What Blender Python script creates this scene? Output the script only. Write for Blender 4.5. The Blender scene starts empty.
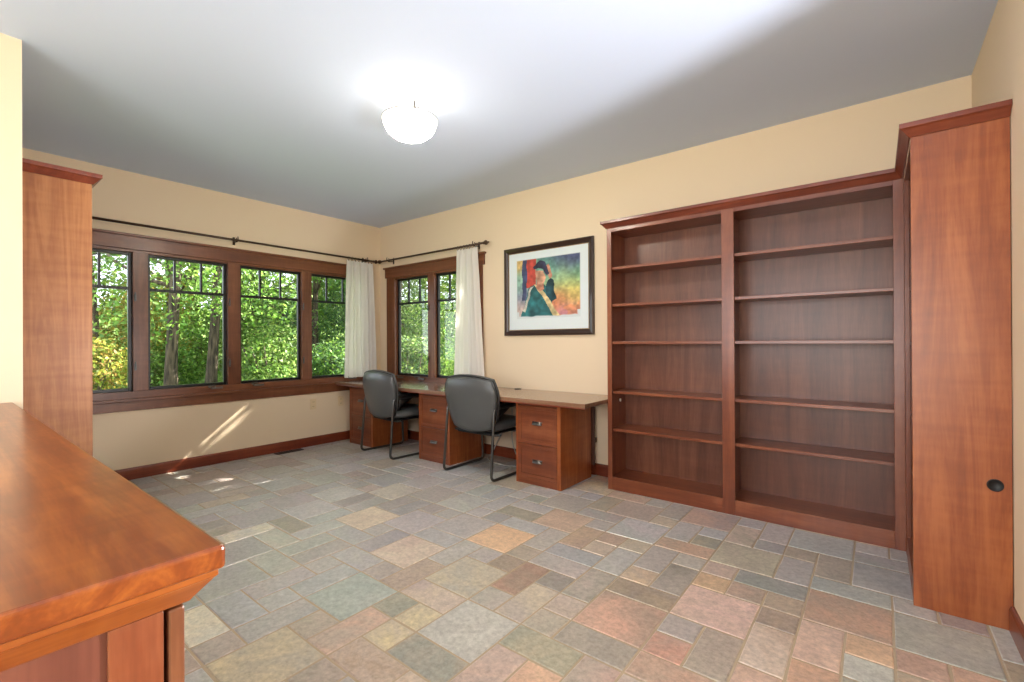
import bpy, bmesh, math, random
import numpy as np
from mathutils import Vector, Matrix

S = bpy.context.scene
COL = S.collection
H = 2.743

# ------------------------------------------------------------------ camera, world, sun, lights, exposure
cam_d = bpy.data.cameras.new('camera')
cam_d.sensor_width = 36.0
cam_d.lens = 462.0 / 1024 * 36.0
cam_d.clip_start = 0.02
cam = bpy.data.objects.new('camera', cam_d)
COL.objects.link(cam)
cam.matrix_world = Matrix(((0.784648, 0.005366, 0.619918, 5.221), (0.619919, 0.001698, -0.784664, -3.759),
                           (-0.005263, 0.999984, -0.001994, 1.207), (0, 0, 0, 1)))
S.camera = cam

S.view_settings.view_transform = 'Standard'
S.view_settings.look = 'None'
S.view_settings.gamma = 1.0
S.view_settings.use_curve_mapping = False
S.view_settings.exposure = 0.42

W = bpy.data.worlds.new('sky'); S.world = W
W.use_nodes = True
nt = W.node_tree; nt.nodes.clear()
wo = nt.nodes.new('ShaderNodeOutputWorld'); bg = nt.nodes.new('ShaderNodeBackground')
sky = nt.nodes.new('ShaderNodeTexSky'); sky.sky_type = 'HOSEK_WILKIE'
sky.sun_direction = Vector((.19, .76, .62)).normalized(); sky.turbidity = 4.0; sky.ground_albedo = 0.3
mixw = nt.nodes.new('ShaderNodeMixRGB'); mixw.inputs[0].default_value = 0.45
mixw.inputs[2].default_value = (0.9, 0.95, 1.0, 1)
nt.links.new(sky.outputs[0], mixw.inputs[1]); nt.links.new(mixw.outputs[0], bg.inputs[0])
bg.inputs[1].default_value = 5.0
nt.links.new(bg.outputs[0], wo.inputs[0])

SUN = Vector((-.25, -1.0, -.813)).normalized()


def light(name, kind, loc, energy, color, direction=None, **kw):
    d = bpy.data.lights.new(name, kind); d.energy = energy; d.color = color
    for k, v in kw.items(): setattr(d, k, v)
    o = bpy.data.objects.new(name, d); COL.objects.link(o); o.location = loc
    if direction is not None: o.rotation_euler = Vector(direction).to_track_quat('-Z', 'Y').to_euler()
    return o


light('sun', 'SUN', (3, 8, 8), 22.0, (1.0, 0.95, 0.84), SUN, angle=0.006)
# fill light added behind the camera, set in a made-up wall opening
light('rear_fill', 'AREA', (4.3, -6.25, 1.35), 72, (1.0, 0.97, 0.94), (0, 1, 0.12), shape='RECTANGLE', size=2.3, size_y=2.0)
# two more unseen lamps added to light the room and the ceiling
# weak side fill, added outside an invented doorway behind the camera
light('side_fill', 'AREA', (5.9, -5.0, 1.15), 4, (1.0, 0.97, 0.94), (-1, .35, 0), shape='RECTANGLE', size=1.5, size_y=1.9)
light('ceiling_patch_spot', 'SPOT', (5.57, -2.2, 1.0), 155, (0.97, 0.98, 1.0), (-.56 * .766, -.83 * .766, .643), spot_size=math.radians(136), spot_blend=0.06, shadow_soft_size=0.15)  # added out of view by the right wall to shape the bright ceiling patch
light('pendant_bulb', 'POINT', (2.92, -1.871, 2.625), 2.4, (1.0, 0.93, 0.82), shadow_soft_size=0.07)


# ------------------------------------------------------------------ helpers
def lin(c):
    return tuple(((v / 255) / 12.92 if v / 255 <= .04045 else (((v / 255) + .055) / 1.055) ** 2.4) for v in c[:3]) + (1.0,)


class MB:
    """collects boxes, sweeps and lathes in world (or local) coordinates; becomes ONE mesh object"""
    def __init__(s): s.v = []; s.f = []; s.mi = []
    def add(s, verts, faces, mi=0):
        b = len(s.v); s.v += [tuple(p) for p in verts]
        s.f += [tuple(i + b for i in f) for f in faces]; s.mi += [mi] * len(faces); return s
    def box(s, a, b, mi=0):
        x0, x1 = sorted((a[0], b[0])); y0, y1 = sorted((a[1], b[1])); z0, z1 = sorted((a[2], b[2]))
        return s.add([(x0, y0, z0), (x1, y0, z0), (x1, y1, z0), (x0, y1, z0), (x0, y0, z1), (x1, y0, z1), (x1, y1, z1), (x0, y1, z1)],
                     [(0, 3, 2, 1), (4, 5, 6, 7), (0, 1, 5, 4), (1, 2, 6, 5), (2, 3, 7, 6), (3, 0, 4, 7)], mi)
    def tube(s, pts, r, n=10, closed=False, mi=0, radii=None):
        pts = [Vector(p) for p in pts]; N = len(pts); vs = []; fs = []
        up = None
        for i, p in enumerate(pts):
            a = pts[i - 1] if (i > 0 or closed) else p; b = pts[(i + 1) % N] if (i < N - 1 or closed) else p
            t = (b - a).normalized()
            if up is None:
                up = Vector((0, 0, 1)) if abs(t.z) < .9 else Vector((1, 0, 0))
            e1 = (up - t * up.dot(t)).normalized(); e2 = t.cross(e1); up = e1
            rr = radii[i] if radii else r
            for k in range(n):
                a2 = 2 * math.pi * k / n
                vs.append(p + (e1 * math.cos(a2) + e2 * math.sin(a2)) * rr)
        for i in range(N if closed else N - 1):
            j = (i + 1) % N
            for k in range(n):
                fs.append((i * n + k, i * n + (k + 1) % n, j * n + (k + 1) % n, j * n + k))
        if not closed:
            fs.append(tuple(range(n - 1, -1, -1))); fs.append(tuple((N - 1) * n + k for k in range(n)))
        return s.add(vs, fs, mi)
    def lathe(s, prof, c, n=32, axis='z', mi=0):
        vs = []; fs = []
        for (r, h) in prof:
            for k in range(n):
                a = 2 * math.pi * k / n
                if axis == 'z': vs.append((c[0] + r * math.cos(a), c[1] + r * math.sin(a), c[2] + h))
                elif axis == 'y': vs.append((c[0] + r * math.cos(a), c[1] + h, c[2] + r * math.sin(a)))
                else: vs.append((c[0] + h, c[1] + r * math.cos(a), c[2] + r * math.sin(a)))
        for i in range(len(prof) - 1):
            for k in range(n):
                fs.append((i * n + k, i * n + (k + 1) % n, (i + 1) * n + (k + 1) % n, (i + 1) * n + k))
        return s.add(vs, fs, mi)
    def sweep(s, path, prof, sgn=1, mi=0):
        """closed profile (offset, z) along a horizontal path with mitred corners"""
        P = [Vector(p).to_2d() for p in path]; N = len(P); n = len(prof); vs = []; fs = []
        def nrm(a, b):
            t = (b - a).normalized(); return Vector((t.y, -t.x)) * sgn
        for i in range(N):
            if i == 0: m = nrm(P[0], P[1])
            elif i == N - 1: m = nrm(P[-2], P[-1])
            else:
                n1 = nrm(P[i - 1], P[i]); n2 = nrm(P[i], P[i + 1]); m = (n1 + n2); m = m / (1 + n1.dot(n2))
            for (o, z) in prof: vs.append((P[i].x + m.x * o, P[i].y + m.y * o, z))
        for i in range(N - 1):
            for k in range(n):
                fs.append((i * n + k, i * n + (k + 1) % n, (i + 1) * n + (k + 1) % n, (i + 1) * n + k))
        fs.append(tuple(range(n))); fs.append(tuple((N - 1) * n + k for k in range(n - 1, -1, -1)))
        return s.add(vs, fs, mi)


def wloc(o):
    v = Vector((0, 0, 0))
    while o: v += o.location; o = o.parent
    return v


def obj(name, mb, mats, parent=None, bevel=0.0, smooth=False, seg=2, local=False):
    me = bpy.data.meshes.new(name)
    off = Vector((0, 0, 0))
    if parent and not local: off = wloc(parent)
    me.from_pydata([(p[0] - off.x, p[1] - off.y, p[2] - off.z) for p in mb.v], [], mb.f)
    if not isinstance(mats, (list, tuple)): mats = [mats]
    for m in mats: me.materials.append(m)
    for i, p in enumerate(me.polygons): p.material_index = mb.mi[i]; p.use_smooth = smooth
    bm = bmesh.new(); bm.from_mesh(me); bmesh.ops.recalc_face_normals(bm, faces=bm.faces); bm.to_mesh(me); bm.free()
    o = bpy.data.objects.new(name, me); COL.objects.link(o)
    if parent: o.parent = parent
    if bevel:
        b = o.modifiers.new('bevel', 'BEVEL'); b.width = bevel; b.segments = seg; b.limit_method = 'ANGLE'; b.angle_limit = math.radians(40)
    return o


def tag(o, label=None, cat=None, group=None, kind=None):
    if label: o['label'] = label
    if cat: o['category'] = cat
    if group: o['group'] = group
    if kind: o['kind'] = kind
    return o


def thing(name, loc, label, cat, group=None, kind=None):
    o = bpy.data.objects.new(name, None); COL.objects.link(o); o.location = loc; o.empty_display_size = .1
    return tag(o, label, cat, group, kind)


def copy_tree(o, parent=None):
    c = o.copy(); COL.objects.link(c); c.parent = parent
    for ch in list(o.children): copy_tree(ch, c)
    return c


# ------------------------------------------------------------------ materials
def nodes(name):
    m = bpy.data.materials.new(name); m.use_nodes = True
    t = m.node_tree; p = t.nodes['Principled BSDF']
    return m, t, p


def plain(name, rgb, rough=.5, metal=0.0, spec=.5, bump=0.0, bscale=60, coat=0.0):
    m, t, p = nodes(name)
    p.inputs['Base Color'].default_value = lin(rgb); p.inputs['Roughness'].default_value = rough
    p.inputs['Metallic'].default_value = metal; p.inputs['Specular IOR Level'].default_value = spec
    p.inputs['Coat Weight'].default_value = coat
    tc = t.nodes.new('ShaderNodeTexCoord'); no = t.nodes.new('ShaderNodeTexNoise'); no.inputs['Scale'].default_value = bscale
    no.inputs['Detail'].default_value = 4
    t.links.new(tc.outputs['Object'], no.inputs['Vector'])
    # faint tonal variation
    mx = t.nodes.new('ShaderNodeMixRGB'); mx.blend_type = 'MULTIPLY'; mx.inputs[0].default_value = .08
    mx.inputs[1].default_value = lin(rgb); t.links.new(no.outputs['Color'], mx.inputs[2]); t.links.new(mx.outputs[0], p.inputs['Base Color'])
    if bump:
        b = t.nodes.new('ShaderNodeBump'); b.inputs['Strength'].default_value = bump; b.inputs['Distance'].default_value = .004
        t.links.new(no.outputs['Fac'], b.inputs['Height']); t.links.new(b.outputs[0], p.inputs['Normal'])
    return m


_wc = {}
def wood(c1, c2, c3, axis='z', rough=.32, coat=.25, figure=1.0):
    key = (c1, c2, c3, axis, rough, coat, figure)
    if key in _wc: return _wc[key]
    m, t, p = nodes('cherry_wood_' + axis)
    tc = t.nodes.new('ShaderNodeTexCoord'); mp = t.nodes.new('ShaderNodeMapping')
    st = {'x': (.55, 7, 7), 'y': (7, .55, 7), 'z': (7, 7, .55)}[axis]
    mp.inputs['Scale'].default_value = st
    t.links.new(tc.outputs['Object'], mp.inputs['Vector'])
    n1 = t.nodes.new('ShaderNodeTexNoise'); n1.inputs['Scale'].default_value = 1.3; n1.inputs['Detail'].default_value = 6
    n1.inputs['Roughness'].default_value = .62; n1.inputs['Distortion'].default_value = 1.2 * figure
    t.links.new(mp.outputs[0], n1.inputs['Vector'])
    mp2 = t.nodes.new('ShaderNodeMapping'); mp2.inputs['Scale'].default_value = tuple(v * 9 for v in st)
    t.links.new(tc.outputs['Object'], mp2.inputs['Vector'])
    n2 = t.nodes.new('ShaderNodeTexNoise'); n2.inputs['Scale'].default_value = 2.2; n2.inputs['Detail'].default_value = 3
    t.links.new(mp2.outputs[0], n2.inputs['Vector'])
    # cross-grain figure (curly cherry)
    mp3 = t.nodes.new('ShaderNodeMapping'); mp3.inputs['Scale'].default_value = {'x': (16, 3, 3), 'y': (3, 16, 3), 'z': (3, 3, 16)}[axis]
    t.links.new(tc.outputs['Object'], mp3.inputs['Vector'])
    n3 = t.nodes.new('ShaderNodeTexNoise'); n3.inputs['Scale'].default_value = 1.6; n3.inputs['Detail'].default_value = 2
    t.links.new(mp3.outputs[0], n3.inputs['Vector'])
    a = t.nodes.new('ShaderNodeMath'); a.operation = 'MULTIPLY_ADD'; a.inputs[1].default_value = .22; t.links.new(n2.outputs['Fac'], a.inputs[0])
    t.links.new(n1.outputs['Fac'], a.inputs[2])
    a2 = t.nodes.new('ShaderNodeMath'); a2.operation = 'MULTIPLY_ADD'; a2.inputs[1].default_value = .16 * figure; t.links.new(n3.outputs['Fac'], a2.inputs[0])
    t.links.new(a.outputs[0], a2.inputs[2])
    cr = t.nodes.new('ShaderNodeValToRGB'); e = cr.color_ramp.elements
    e[0].position = .42; e[0].color = lin(c1); e[1].position = .92; e[1].color = lin(c3)
    k = cr.color_ramp.elements.new(.68); k.color = lin(c2)
    t.links.new(a2.outputs[0], cr.inputs[0]); t.links.new(cr.outputs[0], p.inputs['Base Color'])
    p.inputs['Roughness'].default_value = rough; p.inputs['Coat Weight'].default_value = coat; p.inputs['Coat Roughness'].default_value = .22
    b = t.nodes.new('ShaderNodeBump'); b.inputs['Strength'].default_value = .012; b.inputs['Distance'].default_value = .001
    t.links.new(n2.outputs['Fac'], b.inputs['Height']); t.links.new(b.outputs[0], p.inputs['Normal'])
    _wc[key] = m; return m


def cherry(axis):   return wood((94, 44, 26), (124, 63, 36), (148, 86, 54), axis)
def cherry_back(axis): return wood((84, 45, 31), (111, 64, 45), (132, 83, 60), axis, rough=.4, coat=.15)
def ply(axis):      return wood((114, 54, 22), (144, 73, 33), (168, 95, 49), axis, rough=.34, coat=.2, figure=1.6)
def top_wood(axis): return wood((88, 37, 10), (126, 58, 16), (166, 92, 34), axis, rough=.28, coat=.15, figure=1.4)
def desk_wood(axis): return wood((108, 72, 52), (132, 96, 74), (152, 120, 96), axis, rough=.2, coat=.5)
def trim_wood(axis): return wood((84, 45, 27), (114, 66, 40), (140, 89, 59), axis, rough=.35, coat=.2)
def base_wood(axis): return wood((88, 35, 19), (116, 49, 27), (140, 68, 41), axis, rough=.3, coat=.3)


M = {}
M['wall'] = plain('cream_wall_paint', (236, 214, 184), .85, bump=.06, bscale=180, spec=.2)
M['ceiling'] = plain('grey_ceiling_paint', (214, 225, 248), .9, bump=.05, bscale=200, spec=.2)
M['white'] = plain('white_plastic', (236, 230, 216), .4)
M['cream_plate'] = plain('cream_plate', (231, 205, 163), .5)
M['black_frame'] = plain('black_sash_paint', (14, 12, 11), .35)
M['ext'] = plain('exterior_cream_trim', (226, 216, 186), .6)
M['leather'] = plain('black_leather', (84, 85, 85), .32, bump=.25, bscale=260, spec=.6)
M['leather_dark'] = plain('black_piping', (14, 14, 15), .4)
M['steel'] = plain('gunmetal_tube', (92, 92, 90), .3, metal=.85)
M['nickel'] = plain('brushed_nickel', (128, 124, 120), .36, metal=1.0)
M['iron'] = plain('dark_iron', (74, 54, 40), .42, metal=.5)
M['rubber'] = plain('black_rubber', (20, 20, 22), .5)
M['picframe'] = plain('dark_walnut_frame', (52, 32, 24), .3, coat=.4)
M['gilt'] = plain('frame_inner_lip', (150, 120, 80), .4, metal=.5)
M['mat'] = plain('mat_board', (222, 230, 232), .8)
M['dark'] = plain('dark_recess', (26, 15, 11), .7)
M['cable'] = plain('white_cable', (196, 192, 184), .5)
M['slat'] = plain('bronze_register', (56, 46, 44), .4, metal=.7)
M['bark'] = None

# window glass: clear with a faint surface reflection
m = bpy.data.materials.new('window_glass'); m.use_nodes = True; t = m.node_tree; t.nodes.clear()
o_ = t.nodes.new('ShaderNodeOutputMaterial'); tr = t.nodes.new('ShaderNodeBsdfTransparent'); gl = t.nodes.new('ShaderNodeBsdfGlossy')
gl.inputs['Roughness'].default_value = .02; mx = t.nodes.new('ShaderNodeMixShader'); fr = t.nodes.new('ShaderNodeFresnel'); fr.inputs[0].default_value = 1.25
t.links.new(fr.outputs[0], mx.inputs[0]); t.links.new(tr.outputs[0], mx.inputs[1]); t.links.new(gl.outputs[0], mx.inputs[2]); t.links.new(mx.outputs[0], o_.inputs[0])
M['glass'] = m

# sheer curtain cloth
m, t, p = nodes('sheer_cream_cloth')
p.inputs['Base Color'].default_value = lin((246, 242, 236)); p.inputs['Roughness'].default_value = .9
tl = t.nodes.new('ShaderNodeBsdfTranslucent'); tl.inputs[0].default_value = lin((250, 247, 240))
wv = t.nodes.new('ShaderNodeTexNoise'); wv.inputs['Scale'].default_value = 300
bp = t.nodes.new('ShaderNodeBump'); bp.inputs['Strength'].default_value = .15; bp.inputs['Distance'].default_value = .002
t.links.new(wv.outputs['Fac'], bp.inputs['Height']); t.links.new(bp.outputs[0], p.inputs['Normal'])
mx = t.nodes.new('ShaderNodeMixShader'); mx.inputs[0].default_value = .3
t.links.new(p.outputs[0], mx.inputs[1]); t.links.new(tl.outputs[0], mx.inputs[2])
t.links.new(mx.outputs[0], t.nodes['Material Output'].inputs[0])
M['curtain'] = m

# lit glass bowl
m, t, p = nodes('lit_opal_glass')
p.inputs['Base Color'].default_value = lin((250, 244, 230)); p.inputs['Roughness'].default_value = .3
p.inputs['Emission Color'].default_value = lin((255, 246, 228)); p.inputs['Emission Strength'].default_value = 88
M['bowl'] = m

m, t, p = nodes('lit_opal_glass_upper')
p.inputs['Base Color'].default_value = lin((250, 244, 230)); p.inputs['Roughness'].default_value = .3
p.inputs['Emission Color'].default_value = lin((255, 246, 228)); p.inputs['Emission Strength'].default_value = 12
M['bowl_up'] = m
M['bowl_in'] = plain('opal_glass_inside', (244, 238, 226), .4)

# slate tile: each tile's own two tones are stored on its faces, noise mottles between them
m, t, p = nodes('slate_tile')
a1 = t.nodes.new('ShaderNodeAttribute'); a1.attribute_name = 'tone_a'
a2 = t.nodes.new('ShaderNodeAttribute'); a2.attribute_name = 'tone_b'
tc = t.nodes.new('ShaderNodeTexCoord')
sh = t.nodes.new('ShaderNodeVectorMath'); sh.operation = 'MULTIPLY_ADD'; sh.inputs[1].default_value = (23, 31, 17)
t.links.new(a1.outputs['Color'], sh.inputs[0]); t.links.new(tc.outputs['Object'], sh.inputs[2])
n1 = t.nodes.new('ShaderNodeTexNoise'); n1.inputs['Scale'].default_value = 3.4; n1.inputs['Detail'].default_value = 9; n1.inputs['Roughness'].default_value = .68
n1.inputs['Distortion'].default_value = .6
t.links.new(sh.outputs[0], n1.inputs['Vector'])
n2 = t.nodes.new('ShaderNodeTexNoise'); n2.inputs['Scale'].default_value = 42; n2.inputs['Detail'].default_value = 6; n2.inputs['Roughness'].default_value = .75
t.links.new(sh.outputs[0], n2.inputs['Vector'])
mr = t.nodes.new('ShaderNodeMapRange'); mr.inputs[1].default_value = .38; mr.inputs[2].default_value = .62
t.links.new(n1.outputs['Fac'], mr.inputs[0])
mxa = t.nodes.new('ShaderNodeMixRGB'); t.links.new(mr.outputs[0], mxa.inputs[0])
t.links.new(a1.outputs['Color'], mxa.inputs[1]); t.links.new(a2.outputs['Color'], mxa.inputs[2])
mr2 = t.nodes.new('ShaderNodeMapRange'); mr2.inputs[1].default_value = .3; mr2.inputs[2].default_value = .7; mr2.inputs[3].default_value = .68; mr2.inputs[4].default_value = 1.24
t.links.new(n2.outputs['Fac'], mr2.inputs[0])
mxb = t.nodes.new('ShaderNodeMixRGB'); mxb.blend_type = 'MULTIPLY'; mxb.inputs[0].default_value = 1
t.links.new(mxa.outputs[0], mxb.inputs[1]); t.links.new(mr2.outputs[0], mxb.inputs[2]); t.links.new(mxb.outputs[0], p.inputs['Base Color'])
p.inputs['Roughness'].default_value = .29; p.inputs['Specular IOR Level'].default_value = .5
bp = t.nodes.new('ShaderNodeBump'); bp.inputs['Strength'].default_value = .22; bp.inputs['Distance'].default_value = .004
t.links.new(n1.outputs['Fac'], bp.inputs['Height']); t.links.new(bp.outputs[0], p.inputs['Normal'])
M['tile'] = m
M['grout'] = plain('beige_grout', (186, 168, 144), .9, bump=.3, bscale=300, spec=.2)


def leafmat(name, transl=.4):
    m, t, p = nodes(name)
    a = t.nodes.new('ShaderNodeAttribute'); a.attribute_name = 'leaf'
    t.links.new(a.outputs['Color'], p.inputs['Base Color']); p.inputs['Roughness'].default_value = .55
    tl = t.nodes.new('ShaderNodeBsdfTranslucent'); t.links.new(a.outputs['Color'], tl.inputs[0])
    mx = t.nodes.new('ShaderNodeMixShader'); mx.inputs[0].default_value = transl
    t.links.new(p.outputs[0], mx.inputs[1]); t.links.new(tl.outputs[0], mx.inputs[2])
    t.links.new(mx.outputs[0], t.nodes['Material Output'].inputs[0]); return m


M['leaf'] = leafmat('leaf')
m, t, p = nodes('bark')
tc = t.nodes.new('ShaderNodeTexCoord'); mp = t.nodes.new('ShaderNodeMapping'); mp.inputs['Scale'].default_value = (9, 9, 1.5)
no = t.nodes.new('ShaderNodeTexNoise'); no.inputs['Scale'].default_value = 2.5; no.inputs['Detail'].default_value = 8
t.links.new(tc.outputs['Object'], mp.inputs[0]); t.links.new(mp.outputs[0], no.inputs[0])
cr = t.nodes.new('ShaderNodeValToRGB'); cr.color_ramp.elements[0].position = .35; cr.color_ramp.elements[0].color = lin((38, 31, 25))
cr.color_ramp.elements[1].position = .7; cr.color_ramp.elements[1].color = lin((112, 96, 80))
t.links.new(no.outputs['Fac'], cr.inputs[0]); t.links.new(cr.outputs[0], p.inputs['Base Color']); p.inputs['Roughness'].default_value = .9
bp = t.nodes.new('ShaderNodeBump'); bp.inputs['Strength'].default_value = .8; bp.inputs['Distance'].default_value = .03
t.links.new(no.outputs['Fac'], bp.inputs['Height']); t.links.new(bp.outputs[0], p.inputs['Normal'])
M['bark'] = m
m, t, p = nodes('forest_floor')
no = t.nodes.new('ShaderNodeTexNoise'); no.inputs['Scale'].default_value = 1.6; no.inputs['Detail'].default_value = 8
tc = t.nodes.new('ShaderNodeTexCoord'); t.links.new(tc.outputs['Object'], no.inputs[0])
cr = t.nodes.new('ShaderNodeValToRGB'); cr.color_ramp.elements[0].position = .35; cr.color_ramp.elements[0].color = lin((62, 92, 34))
cr.color_ramp.elements[1].position = .68; cr.color_ramp.elements[1].color = lin((122, 150, 62))
t.links.new(no.outputs['Fac'], cr.inputs[0]); t.links.new(cr.outputs[0], p.inputs['Base Color']); p.inputs['Roughness'].default_value = 1
M['ground'] = m


def struct(name, mb, mats, parent=None, **k):
    o = obj(name, mb, mats, parent, **k)
    if not parent: o['kind'] = 'structure'
    return o


# ------------------------------------------------------------------ floor of slate tiles
GX, GY, OX = .1565, .156, -.0527
LAID = ("29,-11,22pink 29,-9,11orange 30,-9,11dkbrown 30,-8,21lav 29,-8,11tan 31,-9,11brown 31,-10,11dkbrown 31,-12,12pale 32,-11,12pink 29,-13,11rust "
        "29,-12,11slate 30,-13,12mauve 27,-13,22salmon 27,-11,21dkbrown 28,-10,12purple 27,-10,11gold 24,-16,22palegreen 24,-17,21olive 26,-17,12brownpink "
        "27,-16,11orange 26,-15,21olive 27,-14,21purple 26,-14,11mauve 25,-14,12tan 26,-13,11mauve 24,-13,12rustred 25,-12,11dkmauve 26,-12,12speck "
        "24,-14,11dkgreen 22,-14,22greytan 22,-15,21tan 23,-16,11gold 20,-17,22teal 22,-18,12brownpink 21,-18,11tan 20,-19,12blue 18,-19,21paleblue "
        "19,-18,11blue 18,-18,12lavgrey 19,-17,12blue 16,-19,22blue 18,-20,21cream 20,-20,11greybrown 21,-20,22greytan 23,-18,21brownmauve 23,-19,11mauve "
        "23,-17,11gold 22,-16,11olive 32,-9,22rusttan 33,-10,11orange 33,-11,11palegreen 34,-9,22greengrey 34,-7,11slate 35,-7,11dkmauve 32,-7,21tealgrey "
        "32,-6,12mauve 33,-6,22greengrey 32,-12,11orange 34,-10,11pink 36,-8,12greengrey 29,-7,22mauvetan 31,-7,12slate 31,-5,11tan 31,-4,22tealgrey "
        "30,-4,12slate 30,-5,11dkgrey 29,-3,11blue 29,-5,12mauve 27,-4,22rustmauve 26,-4,12dkgreen 26,-5,11mauve 27,-6,12slate 28,-5,11blue 28,-6,11olive "
        "27,-7,21rusttan 25,-7,22paleblue 24,-5,22mauvetan 25,-8,11dkbrown 26,-8,11tan 26,-10,12lavgrey 27,-9,12greengrey 28,-8,11greentan 21,-11,22orange "
        "21,-9,21lavgrey 22,-8,22pink 24,-11,21palegrey 23,-11,11mauve 23,-10,12greengrey 24,-9,12rustpink 25,-9,11mauve 24,-7,11slate 21,-13,12lilac "
        "22,-12,11slate 20,-8,21purple 20,-9,11dkgrey 19,-14,22creampink 15,-13,22creampink 13,-10,22lilac 11,-12,22palegrey 12,-14,22palegrey 13,-17,12cream "
        "16,-16,12palegrey 17,-13,11dkgrey 10,-15,11palegrey")
TONE = dict(pink=((196, 160, 140), (176, 140, 124)), orange=((204, 158, 116), (178, 136, 104)), dkbrown=((112, 98, 84), (140, 116, 98)), lav=((148, 146, 144), (124, 126, 124)),
            tan=((176, 156, 132), (152, 138, 122)), brown=((150, 128, 104), (126, 110, 94)), pale=((196, 180, 160), (182, 150, 126)), rust=((188, 128, 96), (150, 118, 98)),
            slate=((118, 124, 120), (140, 140, 132)), mauve=((166, 148, 132), (142, 128, 114)), salmon=((206, 156, 122), (170, 128, 108)), purple=((148, 136, 126), (122, 112, 104)),
            gold=((186, 162, 118), (164, 146, 120)), palegreen=((180, 182, 164), (160, 164, 150)), olive=((142, 126, 104), (116, 114, 100)), brownpink=((180, 142, 120), (158, 136, 118)),
            rustred=((160, 108, 86), (138, 102, 86)), dkmauve=((130, 116, 112), (108, 102, 100)), speck=((150, 138, 122), (112, 108, 98)), dkgreen=((124, 124, 108), (104, 106, 94)),
            greentan=((156, 150, 126), (134, 136, 120)), teal=((158, 178, 166), (140, 162, 152)), blue=((146, 154, 154), (126, 136, 138)), paleblue=((168, 176, 176), (148, 158, 160)),
            lavgrey=((152, 150, 150), (134, 136, 138)), cream=((204, 192, 166), (180, 176, 164)), greybrown=((150, 138, 124), (128, 124, 116)), greytan=((142, 136, 126), (176, 154, 126)),
            brownmauve=((138, 110, 96), (160, 140, 128)), rusttan=((192, 146, 112), (158, 130, 108)), greengrey=((156, 160, 148), (134, 142, 134)), tealgrey=((138, 148, 142), (118, 130, 126)),
            mauvetan=((166, 150, 132), (146, 136, 120)), dkgrey=((104, 108, 102), (122, 122, 114)), rustmauve=((168, 134, 118), (134, 120, 114)), palegrey=((170, 170, 162), (150, 154, 148)),
            rustpink=((186, 150, 126), (164, 134, 116)), lilac=((180, 168, 162), (158, 150, 146)), creampink=((206, 188, 160), (190, 164, 148)))
rng = random.Random(7)
NI0, NI1, NJ0, NJ1 = 0, 38, -41, 0
occ = {}
tiles = []
for tk in LAID.split():
    i, j, r = tk.split(','); i = int(i); j = int(j); w = int(r[0]); h = int(r[1])
    tiles.append((i, j, w, h, r[2:]))
    for a in range(i, i + w):
        for b in range(j, j + h): occ[(a, b)] = 1
cool = ['slate', 'dkgrey', 'blue', 'lavgrey', 'slate', 'tealgrey', 'palegrey', 'blue', 'lav', 'greengrey', 'slate', 'lavgrey', 'mauve', 'greybrown', 'dkgrey', 'purple']
warm = ['tan', 'mauve', 'greytan', 'brown', 'rusttan', 'pink', 'slate', 'olive', 'greengrey', 'brownpink', 'orange', 'salmon']
for j in range(NJ1, NJ0, -1):
    for i in range(NI0, NI1):
        if (i, j) in occ: continue
        opts = [(2, 2)] * 4 + [(1, 2)] * 3 + [(2, 1)] * 3 + [(1, 1)] * 2
        rng.shuffle(opts)
        for w, h in opts + [(1, 1)]:
            cells = [(a, b) for a in range(i, i + w) for b in range(j - h + 1, j + 1)]
            if all(c not in occ for c in cells): break
        for c in cells: occ[c] = 1
        d = (i - j * 1.15) if j > -12 else i
        wf = min(1, max(0, (i - 17) / 9.0)) * (0.85 if j < -8 else .5)
        tiles.append((i, j - h + 1, w, h, rng.choice(warm if rng.random() < wf else cool)))
mb = MB(); ca = []; cb = []
mb.add([(-.02, -6.3, -.06), (5.68, -6.3, -.06), (5.68, .02, -.06), (-.02, .02, -.06), (-.02, -6.3, -.003), (5.68, -6.3, -.003), (5.68, .02, -.003), (-.02, .02, -.003)],
       [(0, 3, 2, 1), (4, 5, 6, 7), (0, 1, 5, 4), (1, 2, 6, 5), (2, 3, 7, 6), (3, 0, 4, 7)], 1)
COOLN = (set(cool) - {'mauve', 'purple', 'lav', 'greybrown'}) | {'teal', 'paleblue', 'palegreen', 'dkgreen', 'greentan'}
fa = [(0, 0, 0, 1)] * 6; fb = [(0, 0, 0, 1)] * 6
g = .0042; bv = .004
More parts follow.
